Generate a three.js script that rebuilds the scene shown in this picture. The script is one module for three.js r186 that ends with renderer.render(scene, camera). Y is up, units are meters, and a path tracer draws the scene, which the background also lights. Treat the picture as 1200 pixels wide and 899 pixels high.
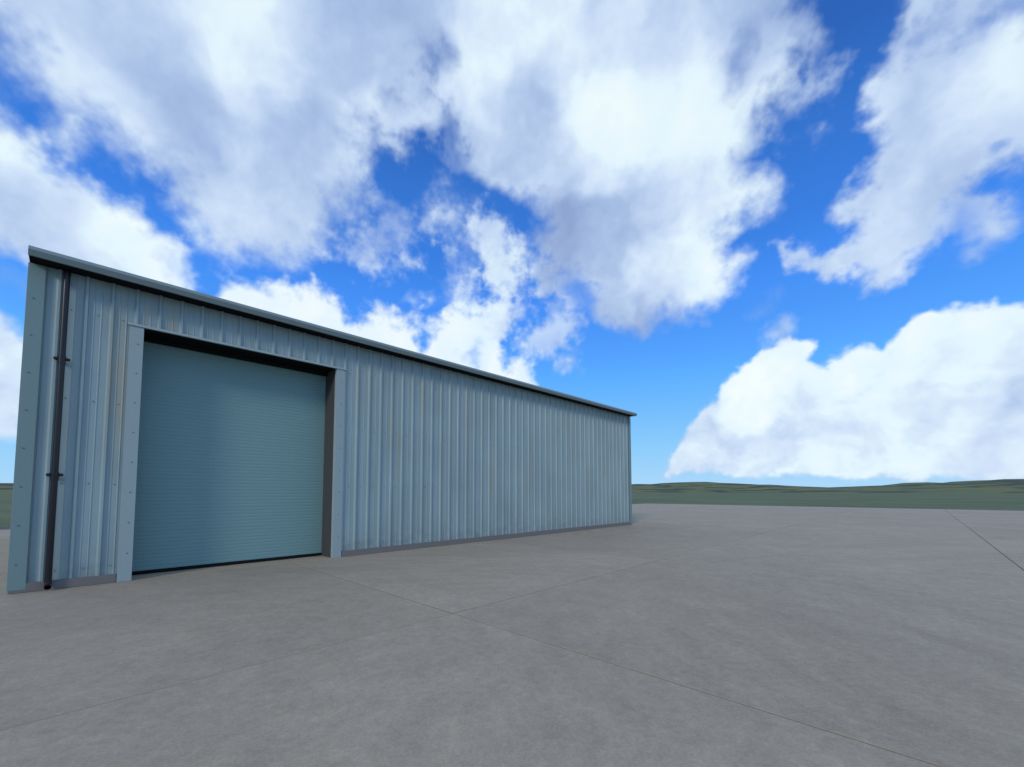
import * as THREE from 'three';
import { ImprovedNoise } from 'three/addons/math/ImprovedNoise.js';
import { mergeGeometries, toCreasedNormals } from 'three/addons/utils/BufferGeometryUtils.js';
import { RoundedBoxGeometry } from 'three/addons/geometries/RoundedBoxGeometry.js';

// ---------------------------------------------------------------- camera, sky, sun, exposure
const scene = new THREE.Scene();
const EYE = 1.6;
const camera = new THREE.PerspectiveCamera(83.92, 1024 / 767, 0.1, 20000);
camera.position.set(0, EYE, 0);
camera.rotation.set(THREE.MathUtils.degToRad(3.32), 0, 0);
camera.setViewOffset(1200, 899, 0, -98.5, 1200, 899);          // the lens is shifted up: uprights stay nearly parallel
camera.updateProjectionMatrix();
scene.add(camera);

const renderer = new THREE.WebGLRenderer({ antialias: true });
renderer.setSize(1024, 767);
renderer.toneMapping = THREE.LinearToneMapping;
renderer.toneMappingExposure = 1;
renderer.shadowMap.enabled = true;

const SUN_BEARING = -160, SUN_HEIGHT = 27;                     // degrees: behind the left shoulder, raking along the wall
const sunlight = new THREE.DirectionalLight(0xfff1dd, 1.5);
{
  const a = SUN_BEARING * Math.PI / 180, e = SUN_HEIGHT * Math.PI / 180;
  sunlight.position.set(Math.sin(a) * Math.cos(e), Math.sin(e), -Math.cos(a) * Math.cos(e)).multiplyScalar(80);
}
sunlight.castShadow = true;
sunlight.shadow.radius = 20;                                    // the sun stands behind thin cloud
sunlight.shadow.mapSize.set(2048, 2048);
Object.assign(sunlight.shadow.camera, { left: -50, right: 50, top: 50, bottom: -50, near: 1, far: 200 });
scene.add(sunlight, sunlight.target);

// ---------------------------------------------------------------- noise
function seeded(n) { let s = n >>> 0; return () => { s = (s * 1664525 + 1013904223) >>> 0; return s / 4294967296; }; }
const perlin = new ImprovedNoise();
function fbm(x, y, z, octaves, gain = 0.5) {
  let sum = 0, amp = 1, total = 0;
  for (let i = 0; i < octaves; i++) {
    sum += amp * perlin.noise(x, y, z); total += amp;
    amp *= gain; x = x * 2.03 + 17.3; y = y * 2.03 + 5.1; z = z * 2.03 + 9.7;
  }
  return sum / total;
}
function billow(x, y, z, octaves, gain = 0.5) {
  let sum = 0, amp = 1, total = 0;
  for (let i = 0; i < octaves; i++) {
    sum += amp * Math.abs(perlin.noise(x, y, z)); total += amp;
    amp *= gain; x = x * 2.07 + 3.3; y = y * 2.07 + 15.1; z = z * 2.07 + 7.7;
  }
  return sum / total;
}
const clamp01 = t => t < 0 ? 0 : t > 1 ? 1 : t;
const smooth = (a, b, t) => { t = clamp01((t - a) / (b - a)); return t * t * (3 - 2 * t); };
const toLinear = c => c <= 0.04045 ? c / 12.92 : Math.pow((c + 0.055) / 1.055, 2.4);

// ---------------------------------------------------------------- the sky: banks of cumulus, each an outline in degrees of bearing and height
const CLOUDS = {
  high_left: { soft: 2.2, ragged: 1.32, swirl: 0.65, thick: 0.97, edge: [[-66.1, 36.8], [-55.9, 34.7], [-52.9, 35.6], [-51.8, 34.8], [-50.7, 33.9], [-49.5, 32.6], [-48.6, 31.2], [-47.7, 30.1], [-45.9, 31.0], [-43.3, 31.4], [-40.7, 30.5], [-39.4, 29.4], [-38.5, 27.0], [-36.9, 25.3], [-34.9, 24.9], [-31.7, 25.7], [-29.1, 25.5], [-26.7, 25.4], [-25.2, 27.5], [-24.1, 29.9], [-22.5, 31.0], [-20.7, 31.7], [-19.9, 34.0], [-19.1, 36.3], [-18.4, 38.5], [-17.7, 40.0], [-15.3, 41.0], [-11.9, 40.7], [-9.5, 41.4], [-9.6, 47.2], [-10.0, 61.2]] },
  high_middle: { soft: 1.35, ragged: 0.95, swirl: 0.65, thick: 0.98, edge: [[-20.6, 60.0], [-18.8, 46.1], [-17.0, 41.3], [-14.1, 40.4], [-11.3, 40.1], [-9.5, 41.4], [-8.1, 41.0], [-8.6, 39.5], [-6.4, 38.4], [-3.3, 37.2], [-1.0, 36.1], [1.4, 35.8], [3.3, 34.9], [5.0, 33.7], [5.4, 33.0], [3.6, 32.2], [2.5, 30.8], [3.2, 29.7], [4.9, 27.7], [6.6, 27.1], [8.0, 26.7], [9.8, 24.8], [11.1, 23.0], [13.3, 21.5], [16.5, 20.4], [19.7, 20.5], [22.8, 21.1], [25.4, 22.1], [27.7, 22.9], [29.1, 24.4], [29.9, 26.2], [29.5, 27.1], [27.8, 28.1], [27.2, 29.4], [28.7, 29.9], [31.0, 30.2], [32.9, 31.1], [32.3, 31.9], [30.8, 34.0], [30.4, 35.6], [31.8, 36.0], [32.5, 36.8], [34.2, 39.1], [34.6, 41.1], [35.5, 41.9], [35.9, 43.3], [35.9, 45.0], [38.5, 55.3]] },
  high_right: { soft: 0.9, ragged: 1.06, swirl: 0.65, thick: 0.97, edge: [[47.3, 51.4], [44.7, 41.2], [44.0, 40.5], [44.8, 39.1], [43.9, 38.2], [43.4, 37.4], [42.3, 37.3], [40.9, 36.5], [40.1, 35.6], [40.4, 34.1], [40.9, 32.6], [41.3, 31.4], [40.7, 30.1], [39.6, 29.3], [38.7, 28.6], [38.1, 28.1], [38.4, 26.8], [39.2, 25.7], [38.9, 24.9], [37.9, 24.2], [38.8, 22.5], [40.1, 21.5], [41.7, 20.6], [42.9, 20.4], [43.6, 21.2], [43.5, 22.5], [44.3, 23.4], [45.9, 24.1], [47.1, 24.8], [48.4, 25.8], [49.9, 26.4], [51.7, 27.5], [55.0, 27.2], [60.1, 28.6], [63.3, 39.7]] },
  tail: { soft: 0.7, ragged: 1.06, swirl: 0.52, thick: 0.8, edge: [[39.5, 24.1], [37.8, 24.6], [36.5, 24.8], [35.2, 25.8], [34.3, 26.9], [32.9, 26.9], [33.8, 25.4], [35.2, 24.0], [37.3, 22.9], [39.6, 21.8]] },
  lump_right: { soft: 1.2, ragged: 1.0, swirl: 0.5, thick: 0.9, edge: [[46.7, 25.2], [48.0, 25.6], [49.1, 25.4], [50.1, 24.4], [50.8, 23.2], [50.3, 22.5], [49.3, 21.9], [48.3, 22.2], [47.3, 23.3]] },
  wisp_right: { soft: 1.4, ragged: 1.41, swirl: 0.78, thick: 0.45, edge: [[33.7, 36.7], [34.8, 38.3], [36.3, 39.3], [37.8, 39.5], [38.0, 38.4], [36.9, 37.1], [35.2, 36.2], [33.2, 35.3]] },
  left: { soft: 0.9, ragged: 0.79, swirl: 0.39, thick: 0.99, edge: [[-60.1, 28.6], [-53.5, 30.7], [-51.7, 30.6], [-50.5, 30.1], [-49.6, 28.9], [-48.7, 28.1], [-47.6, 28.2], [-46.4, 27.8], [-45.2, 27.1], [-44.2, 26.3], [-42.1, 26.4], [-41.2, 25.8], [-40.9, 25.0], [-39.6, 25.1], [-38.4, 24.9], [-37.6, 23.8], [-37.4, 21.8], [-38.5, 20.0], [-42.1, 18.9], [-46.3, 19.3], [-49.1, 20.2], [-50.5, 20.7], [-51.1, 20.9], [-53.8, 20.2], [-60.0, 15.9]] },
  left_wisp: { soft: 1.6, ragged: 1.06, swirl: 0.52, thick: 0.4, edge: [[-52.5, 19.8], [-50.5, 19.9], [-49.4, 19.1], [-49.1, 17.9], [-50.5, 18.2], [-52.8, 18.2]] },
  left_low: { soft: 0.6, ragged: 0.44, swirl: 0.26, thick: 0.99, edge: [[-57.3, 14.4], [-52.2, 15.7], [-50.7, 15.2], [-50.1, 15.0], [-49.4, 14.4], [-48.7, 13.2], [-46.5, 10.8], [-44.0, 4.7], [-58.1, 3.5]] },
  roof_band: { soft: 0.9, ragged: 1.2, swirl: 0.5, thick: 0.95, edge: [[-34.7, 21.1], [-33.0, 22.3], [-31.6, 22.6], [-29.9, 23.7], [-28.9, 24.3], [-28.0, 23.3], [-26.9, 23.1], [-25.3, 24.1], [-23.7, 23.4], [-22.7, 22.6], [-21.7, 21.8], [-20.2, 21.4], [-18.1, 21.8], [-16.0, 21.4], [-13.8, 21.6], [-12.3, 21.3], [-11.5, 19.6], [-10.8, 21.3], [-9.2, 22.4], [-7.5, 23.8], [-5.6, 24.6], [-3.3, 25.3], [-0.9, 24.5], [0.7, 22.9], [0.5, 21.3], [-1.2, 20.2], [-1.6, 19.6], [-0.8, 18.5], [-0.2, 17.2], [0.7, 15.5], [4.6, 8.8], [11.3, 4.2], [-38.7, 3.3], [-39.2, 15.6]] },
  puff_upper: { soft: 1.3, ragged: 1.7, swirl: 0.6, thick: 0.8, edge: [[-5.6, 33.5], [-3.1, 34.1], [-1.2, 33.1], [-0.2, 31.2], [0.9, 29.8], [2.4, 28.8], [2.6, 26.7], [1.4, 24.9], [-0.5, 25.1], [-2.4, 25.9], [-3.8, 27.4], [-4.0, 29.5], [-5.2, 30.3], [-6.1, 31.4]] },
  puff_lower: { soft: 1.4, ragged: 2.1, swirl: 0.7, thick: 0.7, edge: [[-4.7, 27.6], [-1.8, 26.3], [1.4, 24.9], [3.0, 23.3], [1.4, 21.7], [-1.4, 21.1], [-4.7, 22.6], [-7.6, 23.5], [-7.0, 25.2]] },
  arm: { soft: 1.5, ragged: 2.1, swirl: 0.7, thick: 0.72, edge: [[3.7, 20.8], [5.6, 23.6], [6.3, 25.8], [8.0, 26.4], [9.5, 24.4], [10.4, 22.2], [9.7, 20.4], [7.9, 19.0], [6.0, 17.8], [4.6, 16.8], [3.3, 18.5], [1.4, 19.4], [1.2, 21.5]] },
  arm_foot: { soft: 0.8, ragged: 0.79, swirl: 0.39, thick: 0.9, edge: [[-0.2, 15.5], [0.2, 17.2], [1.6, 18.1], [3.0, 17.0], [3.9, 14.4], [5.8, 8.8], [-1.2, 8.8]] },
  puff_link: { soft: 1.2, ragged: 1.4, swirl: 0.6, thick: 0.9, edge: [[-0.2, 31.0], [2.4, 30.6], [5.9, 28.1], [7.3, 26.3], [4.7, 25.4], [1.4, 26.3], [0.0, 28.6]] },
  veil_d: { soft: 2.0, ragged: 2.2, swirl: 0.8, thick: 0.28, edge: [[-11.2, 34.8], [-8.3, 35.3], [-5.2, 34.3], [-4.3, 31.4], [-5.2, 28.5], [-7.0, 26.7], [-9.8, 27.3], [-9.4, 30.3], [-10.8, 32.6]] },
  veil_e: { soft: 1.6, ragged: 1.8, swirl: 0.8, thick: 0.25, edge: [[-9.3, 26.6], [-6.1, 27.9], [-3.5, 26.8], [-4.0, 24.7], [-7.0, 23.8], [-9.8, 24.4]] },
  curl: { soft: 1.2, ragged: 1.6, swirl: 0.8, thick: 0.4, edge: [[35.5, 41.2], [36.8, 41.2], [38.2, 39.4], [38.0, 38.2], [37.0, 37.6], [36.2, 39.1]] },
  speck_a: { soft: 0.8, ragged: 0.88, swirl: 0.39, thick: 0.75, edge: [[-12.5, 24.8], [-11.3, 25.4], [-10.3, 24.8], [-10.7, 24.0], [-12.0, 23.7]] },
  speck_b: { soft: 0.9, ragged: 1.06, swirl: 0.52, thick: 0.4, edge: [[-14.5, 24.2], [-13.2, 24.9], [-12.5, 24.0], [-13.6, 22.9], [-14.5, 23.2]] },
  speck_c: { soft: 0.8, ragged: 1.06, swirl: 0.52, thick: 0.5, edge: [[-9.7, 33.7], [-8.5, 34.2], [-7.1, 33.1], [-6.8, 32.0], [-8.3, 32.6]] },
  speck_d: { soft: 0.8, ragged: 1.06, swirl: 0.52, thick: 0.45, edge: [[-10.3, 30.2], [-8.9, 31.0], [-7.5, 31.3], [-8.2, 29.3], [-9.8, 29.0]] },
  veil_a: { soft: 2.2, ragged: 2.6, swirl: 0.9, thick: 0.5, edge: [[-20.1, 35.3], [-17.4, 36.3], [-15.1, 35.0], [-12.4, 33.3], [-11.9, 32.0], [-13.9, 31.1], [-17.0, 30.0], [-19.3, 28.3], [-22.0, 28.2], [-22.9, 30.1]] },
  veil_b: { soft: 1.8, ragged: 2.2, swirl: 0.9, thick: 0.5, edge: [[-22.9, 28.9], [-20.4, 29.0], [-17.7, 28.5], [-15.9, 28.0], [-18.2, 26.8], [-22.4, 26.6]] },
  veil_c: { soft: 2.0, ragged: 1.58, swirl: 0.78, thick: 0.42, edge: [[-40.2, 31.3], [-38.2, 33.1], [-35.2, 33.4], [-35.1, 30.1], [-37.1, 28.2], [-38.7, 27.9]] },
  wisp_low: { soft: 0.9, ragged: 0.79, swirl: 0.39, thick: 0.62, edge: [[30.4, 16.9], [30.8, 17.9], [32.2, 18.8], [33.5, 19.2], [34.2, 19.1], [34.0, 18.1], [33.0, 17.0], [31.8, 16.5]] },
  wisp_mid: { soft: 1.0, ragged: 1.06, swirl: 0.39, thick: 0.26, edge: [[29.3, 19.7], [30.4, 20.8], [31.9, 21.3], [32.8, 21.3], [31.9, 20.3], [30.5, 19.3]] },
  low_right: { soft: 0.32, ragged: 0.5, swirl: 0.28, thick: 0.995, edge: [[27.6, 13.2], [28.6, 14.5], [29.8, 15.1], [31.0, 16.2], [31.9, 16.3], [32.7, 17.0], [33.5, 17.2], [34.4, 16.6], [35.6, 16.4], [36.0, 15.6], [35.1, 14.7], [36.0, 13.9], [36.8, 13.4], [37.1, 14.4], [38.0, 15.1], [39.5, 15.5], [40.6, 15.0], [41.3, 14.2], [42.2, 15.2], [43.0, 16.0], [44.1, 16.8], [45.3, 16.9], [46.5, 16.8], [47.7, 16.6], [48.5, 16.6], [48.9, 17.1], [49.2, 16.2], [51.0, 15.8], [56.0, 15.8], [58.0, 1.0], [19.8, 1.8], [24.0, 10.1]] },
};
const GAPS = {
  slot: { soft: 1.6, ragged: 1.41, swirl: 0.78, thick: 0.65, edge: [[-14.1, 47.0], [-11.3, 48.2], [-10.1, 47.2], [-11.3, 45.7], [-13.1, 45.3]] },
  slot_b: { soft: 1.6, ragged: 1.41, swirl: 0.78, thick: 0.38, edge: [[-16.3, 44.9], [-14.7, 44.6], [-13.3, 43.6], [-14.9, 43.2], [-16.0, 43.8]] },
  notch: { soft: 1.2, ragged: 1.23, swirl: 0.65, thick: 0.8, edge: [[-8.6, 42.2], [-7.6, 41.0], [-7.2, 39.9], [-8.3, 39.7], [-9.1, 40.9]] },
  right_top: { soft: 1.6, ragged: 1.58, swirl: 0.78, thick: 0.6, edge: [[46.7, 37.7], [47.9, 38.3], [49.6, 38.0], [51.9, 36.9], [52.0, 36.1], [50.2, 35.9], [48.5, 36.4]] },
  mid_top: { soft: 1.6, ragged: 1.58, swirl: 0.78, thick: 0.42, edge: [[29.2, 45.2], [30.9, 45.4], [33.0, 45.5], [34.0, 44.9], [33.1, 44.4], [31.1, 43.2], [29.6, 42.7]] },
  mid_edge: { soft: 1.6, ragged: 1.58, swirl: 0.78, thick: 0.35, edge: [[30.8, 37.6], [32.1, 38.1], [33.4, 37.4], [32.7, 36.2], [31.3, 35.5]] },
  lower_mid: { soft: 1.2, ragged: 1.41, swirl: 0.65, thick: 0.75, edge: [[7.5, 25.9], [9.1, 26.4], [10.7, 25.9], [10.9, 23.3], [10.4, 22.8], [8.9, 24.7]] },
  left_veil: { soft: 1.6, ragged: 1.58, swirl: 0.78, thick: 0.3, edge: [[-38.9, 34.7], [-37.1, 35.0], [-35.3, 34.2], [-36.2, 33.4], [-37.9, 33.9]] },
  lump_gap: { soft: 1.2, ragged: 1.23, swirl: 0.65, thick: 0.6, edge: [[45.8, 24.7], [46.8, 25.7], [47.2, 24.6], [46.9, 23.3], [45.9, 23.4]] },
  band_gap: { soft: 0.9, ragged: 0.88, swirl: 0.52, thick: 0.5, edge: [[-7.0, 18.0], [-5.1, 19.3], [-4.7, 17.6], [-6.0, 16.3]] },
  left_dent: { soft: 1.0, ragged: 0.88, swirl: 0.52, thick: 0.4, edge: [[-39.4, 23.8], [-38.5, 23.7], [-38.3, 22.8], [-39.2, 22.4]] },
};
// how light the cloud is there: bearing, height, lightness
const SHADES = [
  [-58.1, 33.1, 0.7], [-49.0, 36.8, 0.72], [-50.6, 37.5, 0.66], [-46.1, 36.1, 0.62], [-43.7, 38.4, 0.58], [-40.3, 39.0, 0.56], [-36.7, 43.3, 0.72], [-33.9, 44.0, 0.95],
  [-35.0, 41.9, 0.9], [-40.9, 36.8, 0.42], [-38.7, 37.5, 0.42], [-29.8, 43.6, 0.72], [-33.2, 39.5, 0.66], [-29.5, 36.9, 0.48], [-25.8, 38.9, 0.52], [-26.6, 35.1, 0.5],
  [-47.1, 33.8, 0.78], [-48.8, 34.1, 0.8], [-43.4, 33.1, 0.66], [-37.0, 32.8, 0.55], [-34.4, 28.4, 0.68], [-32.0, 32.9, 0.6], [-27.5, 32.6, 0.62], [-29.1, 27.3, 0.62],
  [-22.6, 33.6, 0.6], [-24.0, 45.0, 0.55], [-21.0, 46.8, 0.4], [-15.5, 49.1, 0.34], [-17.1, 47.2, 0.4], [-18.7, 43.0, 0.82], [-19.7, 41.2, 0.75], [-18.7, 44.9, 0.62],
  [-12.0, 48.1, 0.45], [-11.9, 42.6, 0.65], [-5.5, 47.5, 0.82], [0.0, 49.3, 0.85], [-4.8, 44.8, 0.78], [2.4, 44.8, 0.5], [6.1, 47.5, 0.78], [12.0, 48.1, 0.7],
  [11.9, 42.9, 0.97], [15.3, 41.5, 1], [13.6, 40.0, 1], [8.3, 40.1, 0.8], [11.8, 37.2, 0.82], [6.6, 38.0, 0.58], [2.4, 41.5, 0.5], [0.0, 38.9, 0.5],
  [-4.8, 40.3, 0.6], [5.9, 32.3, 0.3], [4.7, 28.7, 0.42], [7.0, 26.7, 0.5], [10.6, 33.7, 0.3], [9.4, 29.4, 0.34], [13.9, 30.8, 0.42], [16.2, 33.0, 0.5],
  [19.5, 33.8, 0.7], [20.7, 38.5, 0.88], [25.8, 38.9, 0.95], [24.9, 41.7, 0.95], [20.9, 45.7, 0.66], [28.9, 43.8, 0.5], [29.6, 39.2, 0.84], [32.6, 43.9, 0.5],
  [29.3, 32.1, 0.76], [22.6, 34.8, 0.7], [25.6, 35.3, 0.74], [17.2, 26.8, 0.74], [21.4, 28.0, 0.8], [25.4, 26.4, 0.95], [27.7, 26.8, 0.98], [22.3, 23.7, 0.86],
  [16.5, 21.6, 0.36], [11.6, 24.5, 0.6], [13.8, 23.3, 0.5], [21.2, 21.5, 0.38], [40.8, 35.4, 0.85], [43.6, 36.1, 0.64], [44.0, 32.1, 0.45], [46.2, 33.6, 0.55],
  [49.2, 31.6, 0.95], [48.1, 30.9, 0.9], [51.6, 34.2, 0.98], [50.8, 32.5, 0.95], [49.0, 37.4, 0.5], [45.6, 38.6, 0.6], [47.4, 29.3, 0.74], [50.5, 28.4, 0.36],
  [49.0, 27.6, 0.42], [46.7, 27.3, 0.5], [44.9, 26.7, 0.5], [42.5, 29.4, 0.78], [40.4, 27.3, 0.7], [41.8, 28.2, 0.72], [42.9, 23.4, 0.74], [45.5, 25.4, 0.55],
  [49.3, 23.8, 0.7], [39.5, 23.4, 0.62], [34.3, 26.1, 0.7], [42.2, 21.5, 0.6], [32.3, 18.0, 0.45], [31.4, 14.3, 0.95], [33.1, 16.3, 1], [36.2, 13.2, 0.88],
  [39.1, 13.9, 0.98], [43.2, 14.7, 1], [45.6, 16.1, 1], [46.7, 13.7, 0.7], [48.4, 15.7, 0.98], [47.2, 14.1, 0.84], [49.8, 14.5, 0.96], [46.0, 11.5, 0.7],
  [49.7, 10.8, 0.62], [44.9, 13.1, 0.8], [47.7, 12.5, 0.8], [43.0, 11.9, 0.92], [39.1, 12.2, 0.9], [50.3, 13.0, 0.9], [38.8, 5.1, 0.8], [-50.6, 29.6, 0.95],
  [-49.5, 27.4, 0.92], [-50.3, 24.4, 0.55], [-48.3, 24.9, 0.62], [-46.6, 24.3, 0.68], [-45.5, 26.4, 0.98], [-43.0, 25.3, 0.95], [-41.6, 24.6, 0.92], [-44.7, 22.8, 0.8],
  [-48.2, 22.2, 0.6], [-49.8, 23.0, 0.5], [-39.2, 23.9, 0.92], [-40.2, 22.8, 0.85], [-50.0, 18.4, 0.5], [-31.6, 21.6, 1], [-28.0, 21.8, 1], [-22.2, 20.9, 0.97],
  [-15.9, 20.1, 1], [-7.0, 20.7, 1], [-3.5, 22.4, 0.9], [-1.2, 22.9, 0.8], [-7.0, 17.6, 0.95], [-1.2, 17.7, 1], [-2.4, 29.7, 0.85], [-3.6, 32.3, 0.75],
  [0.0, 26.9, 0.95], [-1.2, 25.4, 0.8], [-3.5, 24.4, 0.72], [5.8, 20.8, 0.66], [8.1, 22.7, 0.6], [1.7, 16.6, 0.95], [-50.3, 14.0, 0.95], [-50.2, 10.8, 0.68],
  [-49.2, 11.8, 0.78], [-11.2, 24.5, 0.85],
];

function ramp(stops, t) {
  let i = 0;
  while (i < stops.length - 2 && t > stops[i + 1][0]) i++;
  const [a, p] = stops[i], [b, q] = stops[i + 1], k = clamp01((t - a) / (b - a));
  return p.map((v, j) => toLinear((v + (q[j] - v) * k) / 255));
}
const AIR = [[0, [176, 218, 250]], [6, [140, 204, 252]], [15, [92, 174, 255]], [17, [86, 164, 255]], [20, [78, 154, 250]], [24, [70, 144, 246]], [29, [59, 128, 226]], [36, [54, 117, 208]], [42, [47, 102, 187]], [52, [43, 94, 176]], [90, [36, 84, 165]]];
const VAPOUR = [[0, [144, 167, 210]], [0.4, [176, 199, 234]], [0.7, [208, 227, 250]], [0.9, [228, 246, 255]], [1.1, [244, 254, 255]]];
function table(stops, from, to, n = 512) { const t = []; for (let i = 0; i <= n; i++) t.push(ramp(stops, from + (to - from) * i / n)); return t; }
const airTable = table(AIR, 0, 90), vapourTable = table(VAPOUR, 0, 1.1);
function inside(edge, x, y, c) {                                  // signed distance in degrees to an outline, positive inside
  let best = 1e9, odd = false;
  for (let i = 0, j = edge.length - 1; i < edge.length; j = i++) {
    const ax = (edge[i][0] - x) * c, ay = edge[i][1] - y, bx = (edge[j][0] - x) * c, by = edge[j][1] - y;
    const ex = bx - ax, ey = by - ay, t = clamp01(-(ax * ex + ay * ey) / (ex * ex + ey * ey)), dx = ax + ex * t, dy = ay + ey * t, d = dx * dx + dy * dy;
    if (d < best) best = d;
    if ((ay > 0) !== (by > 0) && ax + ex * (-ay / ey) > 0) odd = !odd;
  }
  return odd ? Math.sqrt(best) : -Math.sqrt(best);
}
function makeSky(W = 4096, H = 2048) {
  const data = new Float32Array(W * H * 4);
  for (const c of [...Object.values(CLOUDS), ...Object.values(GAPS)]) {
    const xs = c.edge.map(p => p[0]), ys = c.edge.map(p => p[1]), pad = 4;
    c.box = [Math.min(...xs) - pad * 1.6, Math.max(...xs) + pad * 1.6, Math.min(...ys) - pad, Math.max(...ys) + pad];
  }
  const cover = (c, x, y, cos, wx, wy, rag) => {
    if (x < c.box[0] || x > c.box[1] || y < c.box[2] || y > c.box[3]) return 0;
    return c.thick * smooth(-c.soft, c.soft * 1.5, inside(c.edge, x + wx * c.swirl / cos, y + wy * c.swirl, cos) + c.ragged * rag);
  };
  const shadeCache = new Map();
  const shadeNode = (i, j) => {                                  // lightness of the cloud on a half-degree lattice
    const key = i * 4096 + j;
    let v = shadeCache.get(key);
    if (v === undefined) {
      const x = i / 2, y = j / 2, c = Math.cos(y * Math.PI / 180);
      let sum = 0, total = 0;
      for (const [a, e, s] of SHADES) {
        const dx = (x - a) * c, dy = y - e, w = Math.exp(-(dx * dx + dy * dy) / 7) + 2e-4 / (1 + (dx * dx + dy * dy) * 0.02);
        sum += w * s; total += w;
      }
      shadeCache.set(key, v = sum / total);
    }
    return v;
  };
  const shadeAt = (x, y) => {
    const i = Math.floor(x * 2), j = Math.floor(y * 2), u = x * 2 - i, v = y * 2 - j;
    return (shadeNode(i, j) * (1 - u) + shadeNode(i + 1, j) * u) * (1 - v) + (shadeNode(i, j + 1) * (1 - u) + shadeNode(i + 1, j + 1) * u) * v;
  };
  for (let row = 0; row < H; row++) {
    const el = ((row + 0.5) / H - 0.5) * 180, e = el * Math.PI / 180, ce = Math.cos(e), se = Math.sin(e);
    for (let col = 0; col < W; col++) {
      const o = (row * W + col) * 4;
      data[o + 3] = 1;
      if (el < -1) { data[o] = 0.2; data[o + 1] = 0.22; data[o + 2] = 0.24; continue; }
      const phi = ((col + 0.5) / W - 0.5) * 2 * Math.PI, X = Math.cos(phi) * ce, Z = Math.sin(phi) * ce, Y = se;
      const az = Math.atan2(X, -Z) * 180 / Math.PI, high = Math.max(el, 0);
      const air = airTable[Math.min(512, Math.round(high / 90 * 512))];
      let r = air[0], g = air[1], b = air[2];
      // noise shared by all clouds in this direction
      const f = 9;
      const wx = 5.2 * fbm(X * f + 3, Y * f + 8, Z * f + 1, 4), wy = 5.2 * fbm(X * f + 31, Y * f + 2, Z * f + 12, 4);
      const fine = fbm(X * 52, Y * 52 + 3, Z * 52, 4, 0.6);
      const rag = 0.9 * fine + 2.2 * fbm(X * 16 + 7, Y * 16, Z * 16 + 4, 6, 0.52) + 0.8 * (0.26 - billow(X * 30, Y * 30 + 5, Z * 30, 4, 0.55));
      let clear = 1;
      for (const k in CLOUDS) clear *= 1 - cover(CLOUDS[k], az, el, ce, wx, wy, rag);
      let a = 1 - clear;
      if (a > 0.01) for (const k in GAPS) a *= 1 - cover(GAPS[k], az, el, ce, wx, wy, rag * 1.3);
      // beyond the banks described above the sky goes on with the same kind of cloud
      const beyond = Math.max(smooth(50, 64, Math.abs(az)), smooth(1, 9, el - 3.3 - Math.atan(1.096 * Math.max(0.3, Math.cos(az * Math.PI / 180))) * 180 / Math.PI));
      let light = shadeAt(az + wx * 0.7 / ce, el + wy * 0.7);
      light = 0.7 + (light - 0.71) * 1.42;
      if (beyond > 0) {
        const q = 3.1 - 1.2 * smooth(20, 90, el);
        const field = fbm(X * q + 11 + wx * 0.02, Y * q * 1.6 + 4, Z * q + 2 + wy * 0.02, 3) * 2.6 + 0.16 + rag * 0.09;
        a = a + (smooth(-0.12, 0.2, field) * 0.97 - a) * beyond;
        light += (0.68 + 0.35 * fbm(X * 5 + 1, Y * 5 + 2, Z * 5 + 3, 3) - light) * beyond;
      }
      if (a > 0.003) {
        const p = 8, n0 = fbm(X * p + wx * 0.1, Y * p + wy * 0.1, Z * p, 5, 0.45), n1 = fbm(X * p + 0.2 + wx * 0.1, Y * p - 0.16 + wy * 0.1, Z * p + 0.1, 5, 0.45);
        light += 0.44 * (n1 - n0) + 0.12 * n0 + 0.02 * rag + 0.07 * fine;
        if (el < 26) light += 0.3 * smooth(26, 14, el) * (n1 - n0 + 0.3 * (0.2 - billow(X * 34 + wx * 0.3, Y * 34 + wy * 0.3, Z * 34, 3)));
        light -= 0.12 * (1 - a);
        if (light > 0.9) light = 0.9 + (light - 0.9) * 0.6;
        const v = vapourTable[Math.round(clamp01(light / 1.1) * 512)];
        r += (v[0] - r) * a; g += (v[1] - g) * a; b += (v[2] - b) * a;
      }
      data[o] = r; data[o + 1] = g; data[o + 2] = b;
    }
  }
  const t = new THREE.DataTexture(data, W, H, THREE.RGBAFormat, THREE.FloatType);
  t.mapping = THREE.EquirectangularReflectionMapping;
  t.magFilter = t.minFilter = THREE.LinearFilter;
  t.wrapS = THREE.RepeatWrapping;
  t.needsUpdate = true;
  return t;
}
scene.background = makeSky();
scene.environment = scene.background;

// ---------------------------------------------------------------- materials
function noiseTexture(W, H, width, height, paint, srgb = true) {  // paint(x, y in metres) -> [r, g, b] in 0..1
  const d = new Uint8Array(W * H * 4);
  for (let j = 0; j < H; j++) for (let i = 0; i < W; i++) {
    const c = paint((i + 0.5) / W * width, (j + 0.5) / H * height), o = (j * W + i) * 4;
    for (let k = 0; k < 3; k++) d[o + k] = Math.round(255 * clamp01(c[k]));
    d[o + 3] = 255;
  }
  const t = new THREE.DataTexture(d, W, H);
  t.wrapS = t.wrapT = THREE.RepeatWrapping;
  t.magFilter = THREE.LinearFilter; t.minFilter = THREE.LinearMipmapLinearFilter; t.generateMipmaps = true;
  if (srgb) t.colorSpace = THREE.SRGBColorSpace;
  t.repeat.set(1 / width, 1 / height);
  t.needsUpdate = true;
  return t;
}
const WALL = 20, EAVE = 5.515;
const rnd = seeded(7);
const stains = [];
const addStain = (x, y, w, h, k) => stains.push([x, y, w, h, k]);
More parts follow.
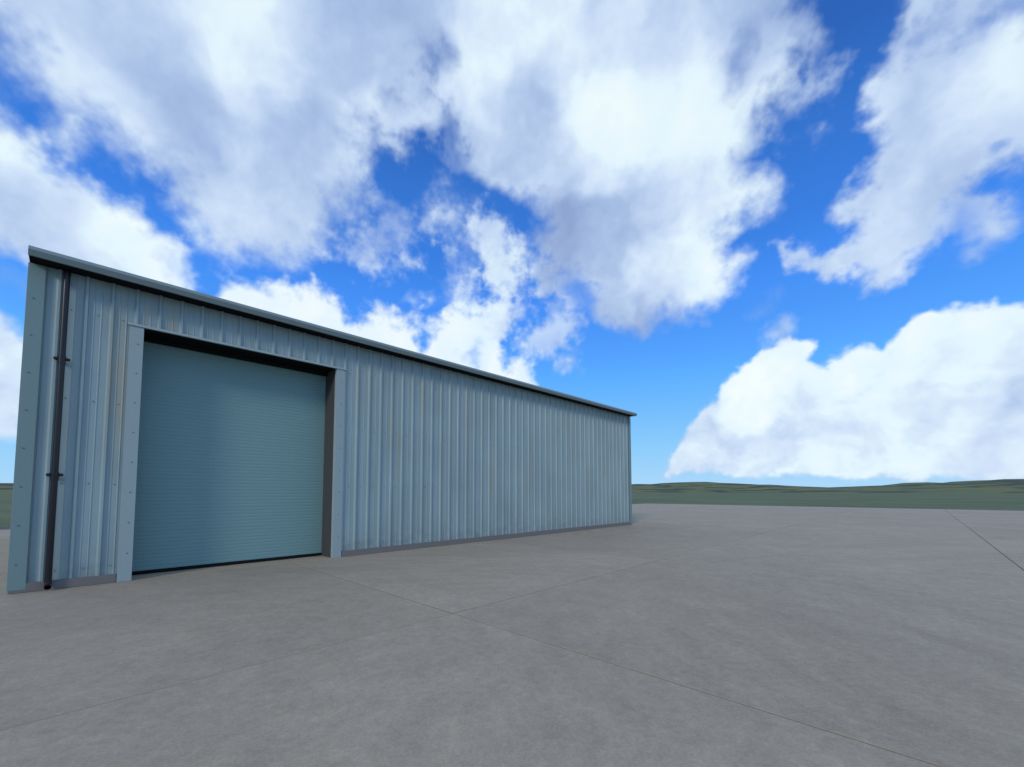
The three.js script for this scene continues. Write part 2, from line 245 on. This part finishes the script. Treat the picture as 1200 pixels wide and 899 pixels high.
addStain(1.05, 3.7, 0.05, 1.1, 0.5); addStain(1.16, 3.6, 0.035, 1.3, 0.6); addStain(1.22, 3.4, 0.03, 1.0, 0.4); addStain(1.5, 4.9, 0.03, 0.25, 0.45); addStain(1.84, 4.95, 0.04, 0.3, 0.5); addStain(1.92, 4.9, 0.03, 0.25, 0.4);
addStain(5.72, 4.35, 0.05, 0.6, 0.4); addStain(6.1, 4.5, 0.04, 0.4, 0.35);
for (let i = 0; i < 26; i++) addStain(5.5 + rnd() * 14, 1.2 + rnd() * 3.6, 0.02 + rnd() * 0.05, 0.3 + rnd() * 0.9, 0.15 + rnd() * 0.3);
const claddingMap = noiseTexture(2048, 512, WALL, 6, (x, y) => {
  let n = 1 + 0.07 * fbm(x * 7, y * 0.3, 2, 3) + 0.08 * fbm(x * 0.7, y * 0.6, 5, 3);
  let c = [0.55 * n, 0.645 * n, 0.668 * n];
  for (const [sx, sy, w, h, k] of stains) {
    const u = (x - sx) / w, v = (y - sy) / h, s = k * Math.exp(-u * u - v * v) * (0.6 + 0.8 * fbm(x * 30, y * 3, 4, 3) + 0.3);
    if (s > 0.005) c = [c[0] + (0.66 - c[0]) * s, c[1] + (0.6 - c[1]) * s, c[2] + (0.48 - c[2]) * s];
  }
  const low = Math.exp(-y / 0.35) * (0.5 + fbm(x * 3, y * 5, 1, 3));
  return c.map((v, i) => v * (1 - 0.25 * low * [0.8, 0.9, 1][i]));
});
const M = {
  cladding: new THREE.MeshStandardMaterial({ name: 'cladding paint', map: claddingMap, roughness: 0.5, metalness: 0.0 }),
  flashing: new THREE.MeshStandardMaterial({ name: 'flashing paint', color: new THREE.Color().setRGB(0.17, 0.27, 0.285), roughness: 0.5 }),
  trim: new THREE.MeshStandardMaterial({ name: 'door trim paint', color: new THREE.Color().setRGB(0.29, 0.385, 0.41), roughness: 0.5 }),
  gutter: new THREE.MeshStandardMaterial({ name: 'gutter paint', color: new THREE.Color().setRGB(0.175, 0.245, 0.26), roughness: 0.42 }),
  dark: new THREE.MeshPhysicalMaterial({ name: 'painted shade and dark bar', color: new THREE.Color().setRGB(0.012, 0.013, 0.015), roughness: 1, specularIntensity: 0.15 }),  // near-black stands in for shade on soffit and door head
  pipe: new THREE.MeshStandardMaterial({ name: 'black plastic', color: new THREE.Color().setRGB(0.006, 0.006, 0.008), roughness: 0.3 }),
  door: new THREE.MeshStandardMaterial({ name: 'door paint', color: new THREE.Color().setRGB(0.17, 0.315, 0.33), roughness: 0.55 }),
  guide: new THREE.MeshStandardMaterial({ name: 'guide steel with painted shade', color: new THREE.Color().setRGB(0.05, 0.055, 0.06), roughness: 0.7 }),  // dark tone carries the shadow inside the door reveal
  roof: new THREE.MeshStandardMaterial({ name: 'roof sheet', color: new THREE.Color().setRGB(0.26, 0.3, 0.32), roughness: 0.5 }),
  screw: new THREE.MeshStandardMaterial({ name: 'screw head', color: new THREE.Color().setRGB(0.1, 0.12, 0.14), roughness: 0.5, metalness: 0.4 }),
};
const grain = seeded(5);
const yardMap = noiseTexture(2048, 2048, 24, 24, (x, y) => {
  const p = (a, b, s) => fbm(Math.sin(x / 24 * 2 * Math.PI) * a * 4, Math.cos(x / 24 * 2 * Math.PI) * a * 4 + Math.sin(y / 24 * 2 * Math.PI) * a * 4, Math.cos(y / 24 * 2 * Math.PI) * a * 4 + b, s);
  const n = 1 + 0.07 * p(0.5, 3, 3) + 0.08 * p(3, 9, 4) + 0.05 * perlin.noise(x * 11.3, y * 11.3, 3) + 0.11 * (grain() - 0.5);
  return [0.615 * n, 0.58 * n, 0.515 * n];
});
const yardBump = noiseTexture(512, 512, 1.7, 1.7, (x, y) => { const v = 0.5 + 0.5 * fbm(x * 40, y * 40, 2, 3); return [v, v, v]; }, false);
M.yard = new THREE.MeshStandardMaterial({ name: 'yard concrete', map: yardMap, bumpMap: yardBump, bumpScale: 0.002, roughness: 0.9 });
M.slabs = [0.975, 1, 1.02].map(k => { const m = M.yard.clone(); m.color.setScalar(k); return m; });
M.plinth = new THREE.MeshStandardMaterial({ name: 'plinth concrete', color: new THREE.Color().setRGB(0.17, 0.17, 0.17), roughness: 0.95 });
M.joint = new THREE.MeshStandardMaterial({ name: 'joint sealant', color: new THREE.Color().setRGB(0.08, 0.08, 0.08), roughness: 1 });
const fieldMap = noiseTexture(512, 512, 160, 160, (x, y) => { const n = 1 + 0.3 * fbm(x * 0.06, y * 0.06, 1, 4) + 0.2 * fbm(x * 0.8, y * 0.8, 1, 3); return [0.32 * n, 0.38 * n, 0.24 * n]; });
M.field = new THREE.MeshStandardMaterial({ name: 'grass', map: fieldMap, roughness: 1 });
const hillMap = noiseTexture(512, 512, 3000, 3000, (x, y) => {
  const wood = smooth(0.0, 0.08, fbm(x * 0.004, y * 0.004, 6, 3)), plot = 0.5 + 0.5 * perlin.noise(Math.floor(x / 190 + 0.4 * perlin.noise(x * 0.01, y * 0.01, 1)) * 3.7, Math.floor(y / 260 + 0.4 * perlin.noise(x * 0.01, y * 0.01, 9)) * 5.3, 2), n = 1 + 0.2 * fbm(x * 0.03, y * 0.03, 1, 3);
  const a = [0.30 + 0.12 * plot, 0.37 + 0.06 * plot, 0.22 + 0.03 * plot], b = [0.19, 0.24, 0.16];
  return a.map((v, i) => (v + (b[i] - v) * wood) * n);
});
M.hill = new THREE.MeshStandardMaterial({ name: 'hill grass', map: hillMap, roughness: 1 });

// ---------------------------------------------------------------- helpers
const taken = {};
function numbered(name) { const n = taken[name] = (taken[name] ?? -1) + 1; return n ? `${name}_${String(n).padStart(3, '0')}` : name; }
function mesh(name, geometry, material, parent) {
  const m = new THREE.Mesh(geometry, material);
  m.name = parent ? name : numbered(name);
  m.castShadow = m.receiveShadow = true;
  (parent ?? scene).add(m);
  return m;
}
function box(x0, x1, y0, y1, z0, z1, bevel = 0.004) {
  const g = new RoundedBoxGeometry(x1 - x0, y1 - y0, z1 - z0, 2, Math.min(bevel, (x1 - x0) * 0.45, (y1 - y0) * 0.45, (z1 - z0) * 0.45));
  g.translate((x0 + x1) / 2, (y0 + y1) / 2, (z0 + z1) / 2);
  return g;
}
function sweepX(profile, x0, x1, caps = false) {                  // a folded strip: profile of [y, z] carried along x
  const pos = [], uv = [], idx = [];
  let run = 0;
  for (let i = 0; i + 1 < profile.length; i++) {
    const [ya, za] = profile[i], [yb, zb] = profile[i + 1], len = Math.hypot(yb - ya, zb - za), b = pos.length / 3;
    pos.push(x0, ya, za, x1, ya, za, x1, yb, zb, x0, yb, zb);
    uv.push(x0, run, x1, run, x1, run + len, x0, run + len);
    idx.push(b, b + 1, b + 2, b, b + 2, b + 3);
    run += len;
  }
  if (caps) for (const x of [x0, x1]) {
    const shape = THREE.ShapeUtils.triangulateShape(profile.map(([y, z]) => new THREE.Vector2(z, y)), []), b = pos.length / 3;
    for (const [y, z] of profile) { pos.push(x, y, z); uv.push(z, y); }
    for (const [p, q, r] of shape) idx.push(b + p, b + q, b + r);
  }
  const g = new THREE.BufferGeometry();
  g.setAttribute('position', new THREE.Float32BufferAttribute(pos, 3));
  g.setAttribute('uv', new THREE.Float32BufferAttribute(uv, 2));
  g.setIndex(idx);
  const flat = g.toNonIndexed();
  flat.computeVertexNormals();
  return flat;
}

// ---------------------------------------------------------------- ground and far land
function disc(r0, r1, y, segments = 96, rings = 12, lift = null) {
  const pos = [], uv = [], idx = [];
  for (let j = 0; j <= rings; j++) for (let i = 0; i <= segments; i++) {
    const r = r0 * Math.pow(r1 / r0, j / rings), a = i / segments * 2 * Math.PI, x = r * Math.cos(a), z = r * Math.sin(a);
    pos.push(x, y + (lift ? lift(x, z, r) : 0), z); uv.push(x, z);
  }
  for (let j = 0; j < rings; j++) for (let i = 0; i < segments; i++) {
    const a = j * (segments + 1) + i, b = a + segments + 1;
    idx.push(a, a + 1, b, b, a + 1, b + 1);
  }
  const g = new THREE.BufferGeometry();
  g.setAttribute('position', new THREE.Float32BufferAttribute(pos, 3));
  g.setAttribute('uv', new THREE.Float32BufferAttribute(uv, 2));
  g.setIndex(idx);
  g.computeVertexNormals();
  return g;
}
const setting = m => { m.userData.kind = 'structure'; return m; };
setting(mesh('ground', disc(0.5, 9000, -0.02, 96, 24), M.field));
{                                                                 // concrete yard: bays cast against dark joints, laid square to the building
  const yard = new THREE.Group(); yard.name = 'yard'; yard.userData.kind = 'structure';
  yard.position.set(-7.948, 0, -6.822); yard.rotation.y = Math.PI / 2 - 43.845 * Math.PI / 180;
  scene.add(yard);
  const uvs = g => { const p = g.attributes.position, n = g.attributes.normal, uv = g.attributes.uv; for (let i = 0; i < p.count; i++) uv.setXY(i, p.getX(i), Math.abs(n.getY(i)) > 0.5 ? p.getZ(i) : p.getY(i)); return g; };
  const base = new THREE.BoxGeometry(79.9, 0.03, 65.9); base.translate(20, -0.025, 12);
  mesh('joint_filler', uvs(base), M.joint, yard);
  const SIDE = 6, rb = seeded(99);
  for (let i = -3; i <= 9; i++) for (let j = -3; j <= 7; j++) {
    const g = new RoundedBoxGeometry(SIDE - 0.02, 0.05, SIDE - 0.02, 2, 0.008);
    g.translate(i * SIDE + 1.2, -0.027 + (rb() - 0.5) * 0.004, j * SIDE + 2.9);
    mesh('concrete_slab', uvs(g), M.slabs[Math.floor(rb() * M.slabs.length)], yard);
  }
}
setting(mesh('hills', disc(1800, 5200, -4, 220, 14, (x, z, r) => {
  const t = smooth(1800, 3600, r) * (1 - 0.5 * smooth(4200, 5200, r));
  return t * (60 + 130 * fbm(x * 0.0006, 3, z * 0.0006, 4) + 12 * fbm(x * 0.008, 1, z * 0.008, 3));
}), M.hill));

// ---------------------------------------------------------------- the building: its own x runs along the wall from the near corner, z comes out of the wall
const shed = new THREE.Group();
shed.name = 'industrial_building';
shed.userData = { label: 'long grey metal-clad industrial unit with a gutter, black downpipe and recessed roller door', category: 'building' };
{
  const s = 4.08, turn = 43.845 * Math.PI / 180;
  shed.position.set(-1.94810 * s, 0, -1.67194 * s);
  shed.rotation.y = Math.PI / 2 - turn;
  scene.add(shed);
}
const DEPTH = 14, LINTEL = 4.69, DOOR0 = 1.46, DOOR1 = 5.12, TRIM = 0.2, SOFFIT = 5.385, LIP = 5.358;
const RIB = 1 / 3, FIRST = 0.355;
// height of the sheet out of the wall plane at x: big trapezoid ribs with two low swages in each pan
function sheetProfile(x0, x1) {
  const knots = [];
  for (let k = Math.floor((x0 - FIRST) / RIB) - 1; k <= Math.ceil((x1 - FIRST) / RIB) + 1; k++) {
    const c = FIRST + k * RIB;
    knots.push([c - 0.040, 0], [c - 0.018, 0.036], [c + 0.014, 0.036], [c + 0.026, 0]);
    for (const t of [0.30, 0.58]) knots.push([c + t * RIB - 0.012, 0], [c + t * RIB - 0.004, 0.006], [c + t * RIB + 0.004, 0.006], [c + t * RIB + 0.012, 0]);
  }
  const at = x => { for (let i = 0; i + 1 < knots.length; i++) if (x >= knots[i][0] && x <= knots[i + 1][0]) { const [a, p] = knots[i], [b, q] = knots[i + 1]; return p + (q - p) * (x - a) / (b - a); } return 0; };
  return [[x0, at(x0)], ...knots.filter(k => k[0] > x0 + 1e-4 && k[0] < x1 - 1e-4), [x1, at(x1)]];
}
function sheet(x0, x1, y0, y1, out = 0) {
  const prof = sheetProfile(x0, x1), pos = [], uv = [], idx = [], rows = 1;
  for (let i = 0; i + 1 < prof.length; i++) {
    const b = pos.length / 3;
    for (let r = 0; r <= rows; r++) {
      const y = y0 + (y1 - y0) * r / rows;
      for (const [x, z] of [prof[i], prof[i + 1]]) { pos.push(x, y, z + out); uv.push(x, y); }
    }
    for (let r = 0; r < rows; r++) idx.push(b + 2 * r, b + 2 * r + 1, b + 2 * r + 3, b + 2 * r, b + 2 * r + 3, b + 2 * r + 2);
  }
  const g = new THREE.BufferGeometry();
  g.setAttribute('position', new THREE.Float32BufferAttribute(pos, 3));
  g.setAttribute('uv', new THREE.Float32BufferAttribute(uv, 2));
  g.setIndex(idx);
  return toCreasedNormals(g, 0.3);
}
const screws = [];
function screw(x, y, z) {
  const g = new THREE.CylinderGeometry(0.009, 0.0105, 0.010, 8); g.rotateX(Math.PI / 2); g.translate(x, y, z + 0.004); screws.push(g);
}
// cladding sheets, one metre of cover each, lapped on a rib
const rs = seeded(21);
let x0 = 0.1;
const WALLTOP = SOFFIT - 0.002;
for (let k = 0; x0 < WALL - 0.2; k++) {
  const x1 = Math.min(FIRST + RIB * (1 + 3 * k) + 0.03, WALL - 0.1);
  const gs = [], out = 0.0012 * (k % 2);
  const pieces = [];
  if (x1 <= DOOR0 - 0.1 || x0 >= DOOR1 + 0.1) pieces.push([x0, x1, 0.15]);
  else {
    if (x0 < DOOR0 - 0.1) pieces.push([x0, DOOR0 - 0.1, 0.15]);
    pieces.push([Math.max(x0, DOOR0 - 0.1), Math.min(x1, DOOR1 + 0.1), LINTEL]);
    if (x1 > DOOR1 + 0.1) pieces.push([DOOR1 + 0.1, x1, 0.15]);
  }
  for (const [a, b, y] of pieces) gs.push(sheet(a, b, y, WALLTOP, out));
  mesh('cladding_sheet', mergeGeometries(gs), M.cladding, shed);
  for (const y of [0.3, 1.75, 3.2, 4.65 + 0.09])
    for (let c = FIRST + RIB * (3 * k - 2); c < x1; c += RIB) {
      const sx = c + RIB * 0.44 + (rs() - 0.5) * 0.02;
      if (sx < x0 || sx > x1 || sx < 0.25 || (sx > DOOR0 - 0.25 && sx < DOOR1 + 0.25 && y < LINTEL)) continue;
      screw(sx, y + (rs() - 0.5) * 0.015, out);
    }
  x0 = x1 - 0.058;
}
// body behind the cladding: side, back and inner linings, so that the building is closed
{
  const t = 0.12, gs = [
    box(0, t, 0, SOFFIT, -DEPTH, -0.01), box(WALL - t, WALL, 0, SOFFIT, -DEPTH, -0.01), box(t, WALL - t, 0, SOFFIT, -DEPTH, -DEPTH + t),
    box(t, DOOR0 - 0.03, 0, SOFFIT, -0.14, -0.02), box(DOOR1 + 0.03, WALL - t, 0, SOFFIT, -0.14, -0.02), box(DOOR0 - 0.03, DOOR1 + 0.03, LINTEL + 0.03, SOFFIT, -0.14, -0.02),
  ];
  mesh('wall', mergeGeometries(gs), M.flashing, shed);
  mesh('plinth', mergeGeometries([box(0.02, DOOR0 - 0.21, 0, 0.15, -0.02, 0.045), box(DOOR1 + 0.24, WALL - 0.02, 0, 0.15, -0.02, 0.045)]), M.plinth, shed);
}
// roof: two low slopes, overhanging at the eaves behind the gutter
{
  const rise = 1.1, half = DEPTH / 2, y = SOFFIT + 0.06;
  const front = sweepX([[y, 0.2], [y + rise, -half], [y + rise + 0.05, -half], [y + 0.05, 0.2], [y, 0.2]], 0, WALL, true);
  const back = sweepX([[y, -DEPTH - 0.2], [y + rise, -half - 0.004], [y + rise + 0.05, -half - 0.004], [y + 0.05, -DEPTH - 0.2], [y, -DEPTH - 0.2]], 0, WALL, true);
  mesh('roof', mergeGeometries([front, back]), M.roof, shed);
  for (const x of [0.004, WALL - 0.124]) {
    const g = new THREE.ExtrudeGeometry(new THREE.Shape([new THREE.Vector2(0, 0), new THREE.Vector2(DEPTH, 0), new THREE.Vector2(half, rise)]), { depth: 0.12, bevelEnabled: false });
    g.rotateY(Math.PI / 2); g.translate(x, SOFFIT + 0.004, 0);
    mesh('gable', g, M.flashing, shed);
  }
}
// corner flashings
for (const [a, b, e] of [[-0.012, 0.188, -0.012], [WALL - 0.188, WALL + 0.012, WALL + 0.002]]) {
  mesh('corner_flashing', mergeGeometries([box(a, b, 0.05, LIP + 0.01, 0.036, 0.046, 0.003), box(e, e + 0.01, 0.05, SOFFIT - 0.01, -0.2, 0.034, 0.003)]), M.flashing, shed);
  for (let y = 0.5; y < 5.4; y += 0.62) screw((a + b) / 2 - 0.02, y - 0.05, 0.046);
}
// eaves: soffit coloured near-black for the shade under it, and box gutter with a folded lip
const OUT = 0.41;
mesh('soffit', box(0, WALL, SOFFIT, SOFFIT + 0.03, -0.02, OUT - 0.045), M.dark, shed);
{
  const b = LIP + 0.012, t = EAVE + 0.01;
  const prof = [[b + 0.03, OUT - 0.07], [b, OUT - 0.06], [b, OUT - 0.038], [b + 0.004, OUT - 0.034], [b + 0.012, OUT - 0.031], [b + 0.082, OUT - 0.001], [b + 0.088, OUT], [b + 0.094, OUT - 0.003], [t - 0.006, OUT - 0.034], [t, OUT - 0.04], [t, OUT - 0.06], [t - 0.012, OUT - 0.062], [b + 0.05, OUT - 0.06], [b + 0.05, OUT - 0.055]];
  const gut = mesh('gutter', sweepX(prof, 0.004, WALL), M.gutter, shed);
  const cap = a => sweepX([...prof, prof[0]], a, a + 0.004, true);
  for (const x of [-0.002, WALL - 0.002]) mesh('end_cap', cap(x), M.gutter, gut);
  for (let x = 3.9; x < WALL; x += 4) mesh('joint_strap', sweepX(prof.slice(1, 10).map(([y, z]) => [y - 0.002, z + 0.003]), x, x + 0.05), M.gutter, gut);
}
// downpipe with collar, sockets and two-eared clips
{
  const px = 0.43, pz = 0.1, r = 0.042;
  const cyl = (ra, rb, y0, y1) => { const g = new THREE.CylinderGeometry(rb, ra, y1 - y0, 28, 1); g.translate(px, (y0 + y1) / 2, pz); return g; };
  const pipe = mesh('downpipe', mergeGeometries([cyl(r, r, 0.14, SOFFIT - 0.002), cyl(r + 0.006, r + 0.006, SOFFIT - 0.09, SOFFIT - 0.04)]), M.pipe, shed);
  pipe.userData.label = 'slim black downpipe by the left corner';
  for (const y of [3.86, 1.9]) {
    mesh('socket', mergeGeometries([cyl(r + 0.005, r + 0.008, y - 0.1, y + 0.01), cyl(r + 0.009, r + 0.009, y + 0.01, y + 0.03)]), M.pipe, pipe);
    const ears = [];
    for (const s of [-1, 1]) {
      ears.push(box(px + (s < 0 ? -0.1 : 0.042), px + (s < 0 ? -0.042 : 0.1), y - 0.035, y + 0.015, 0.04, 0.075, 0.012));
      const k = new THREE.CylinderGeometry(0.016, 0.016, 0.02, 10); k.rotateX(Math.PI / 2); k.translate(px + s * 0.08, y - 0.01, 0.08); ears.push(k);
    }
    for (let q = 0; q < 4; q += 2) mesh('clip_ear', mergeGeometries(ears.slice(q, q + 2).map(g => g.index ? g.toNonIndexed() : g)), M.pipe, pipe);
  }
  const bend = new THREE.TubeGeometry(new THREE.CatmullRomCurve3([[px, 0.16, pz], [px, 0.1, pz + 0.01], [px, 0.06, pz + 0.08]].map(p => new THREE.Vector3(...p))), 10, r, 20);
  mesh('shoe', bend, M.pipe, pipe);
}
// roller door: recessed curtain of shallow slats in guides, trims each side, thin drip edge under the lintel
{
  const IN = -0.62;
  const door = new THREE.Group(); door.name = 'roller_door'; shed.add(door); door.userData.label = 'recessed teal grey roller door';
  const prof = [];
  for (let y = 0.06; y < LINTEL - 0.02; y += 0.075) prof.push([y, IN], [y + 0.005, IN + 0.0012], [y + 0.022, IN + 0.0026], [y + 0.053, IN + 0.0026], [y + 0.070, IN + 0.0012], [y + 0.0745, IN]);
  mesh('door_curtain', sweepX(prof, DOOR0 - 0.02, DOOR1 + 0.02), M.door, door);
  mesh('bottom_bar', box(DOOR0, DOOR1, 0.01, 0.07, IN - 0.02, IN + 0.03), M.dark, door);
  for (const [a, b] of [[DOOR0 - 0.03, DOOR0 - 0.002], [DOOR1 + 0.002, DOOR1 + 0.03]]) {
    mesh('door_jamb', box(a, b, 0, LINTEL, -0.06, 0.036, 0.003), M.trim, door);
    mesh('guide_rail', box(a + (a < 3 ? -0.002 : 0.002), b + (a < 3 ? -0.002 : 0.002), 0, LINTEL, IN - 0.05, -0.062, 0.003), M.guide, door);
  }
  mesh('door_head', mergeGeometries([box(DOOR0 - 0.03, DOOR1 + 0.03, LINTEL + 0.002, LINTEL + 0.028, IN - 0.05, 0.02, 0.003), box(DOOR0, DOOR1, LINTEL - 0.02, LINTEL - 0.001, -0.3, -0.27, 0.004), box(DOOR0, DOOR1, LINTEL - 0.09, LINTEL - 0.001, IN + 0.02, IN + 0.14, 0.01)]), M.dark, door);  // shade above the curtain is put into the head colour
  for (const [a, b] of [[DOOR0 - TRIM, DOOR0], [DOOR1, DOOR1 + 0.22]]) {
    mesh('side_trim', box(a, b, 0, LINTEL - 0.012, 0.037, 0.047, 0.003), M.trim, door);
    for (let y = 0.6; y < LINTEL; y += 0.55) screw((a + b) / 2 + 0.02, y - 0.1, 0.047);
  }
  mesh('drip_edge', sweepX([[LINTEL + 0.045, 0.038], [LINTEL + 0.01, 0.064], [LINTEL - 0.008, 0.068], [LINTEL - 0.011, 0.066], [LINTEL - 0.011, 0.02], [LINTEL - 0.006, 0.02], [LINTEL + 0.003, 0.06], [LINTEL + 0.045, 0.038]], DOOR0 - TRIM - 0.03, DOOR1 + 0.25, true), M.trim, door);
}
{
  const m = mesh('fixing_screws', mergeGeometries(screws), M.screw, shed);
  m.userData.kind = 'stuff';
}

renderer.render(scene, camera);
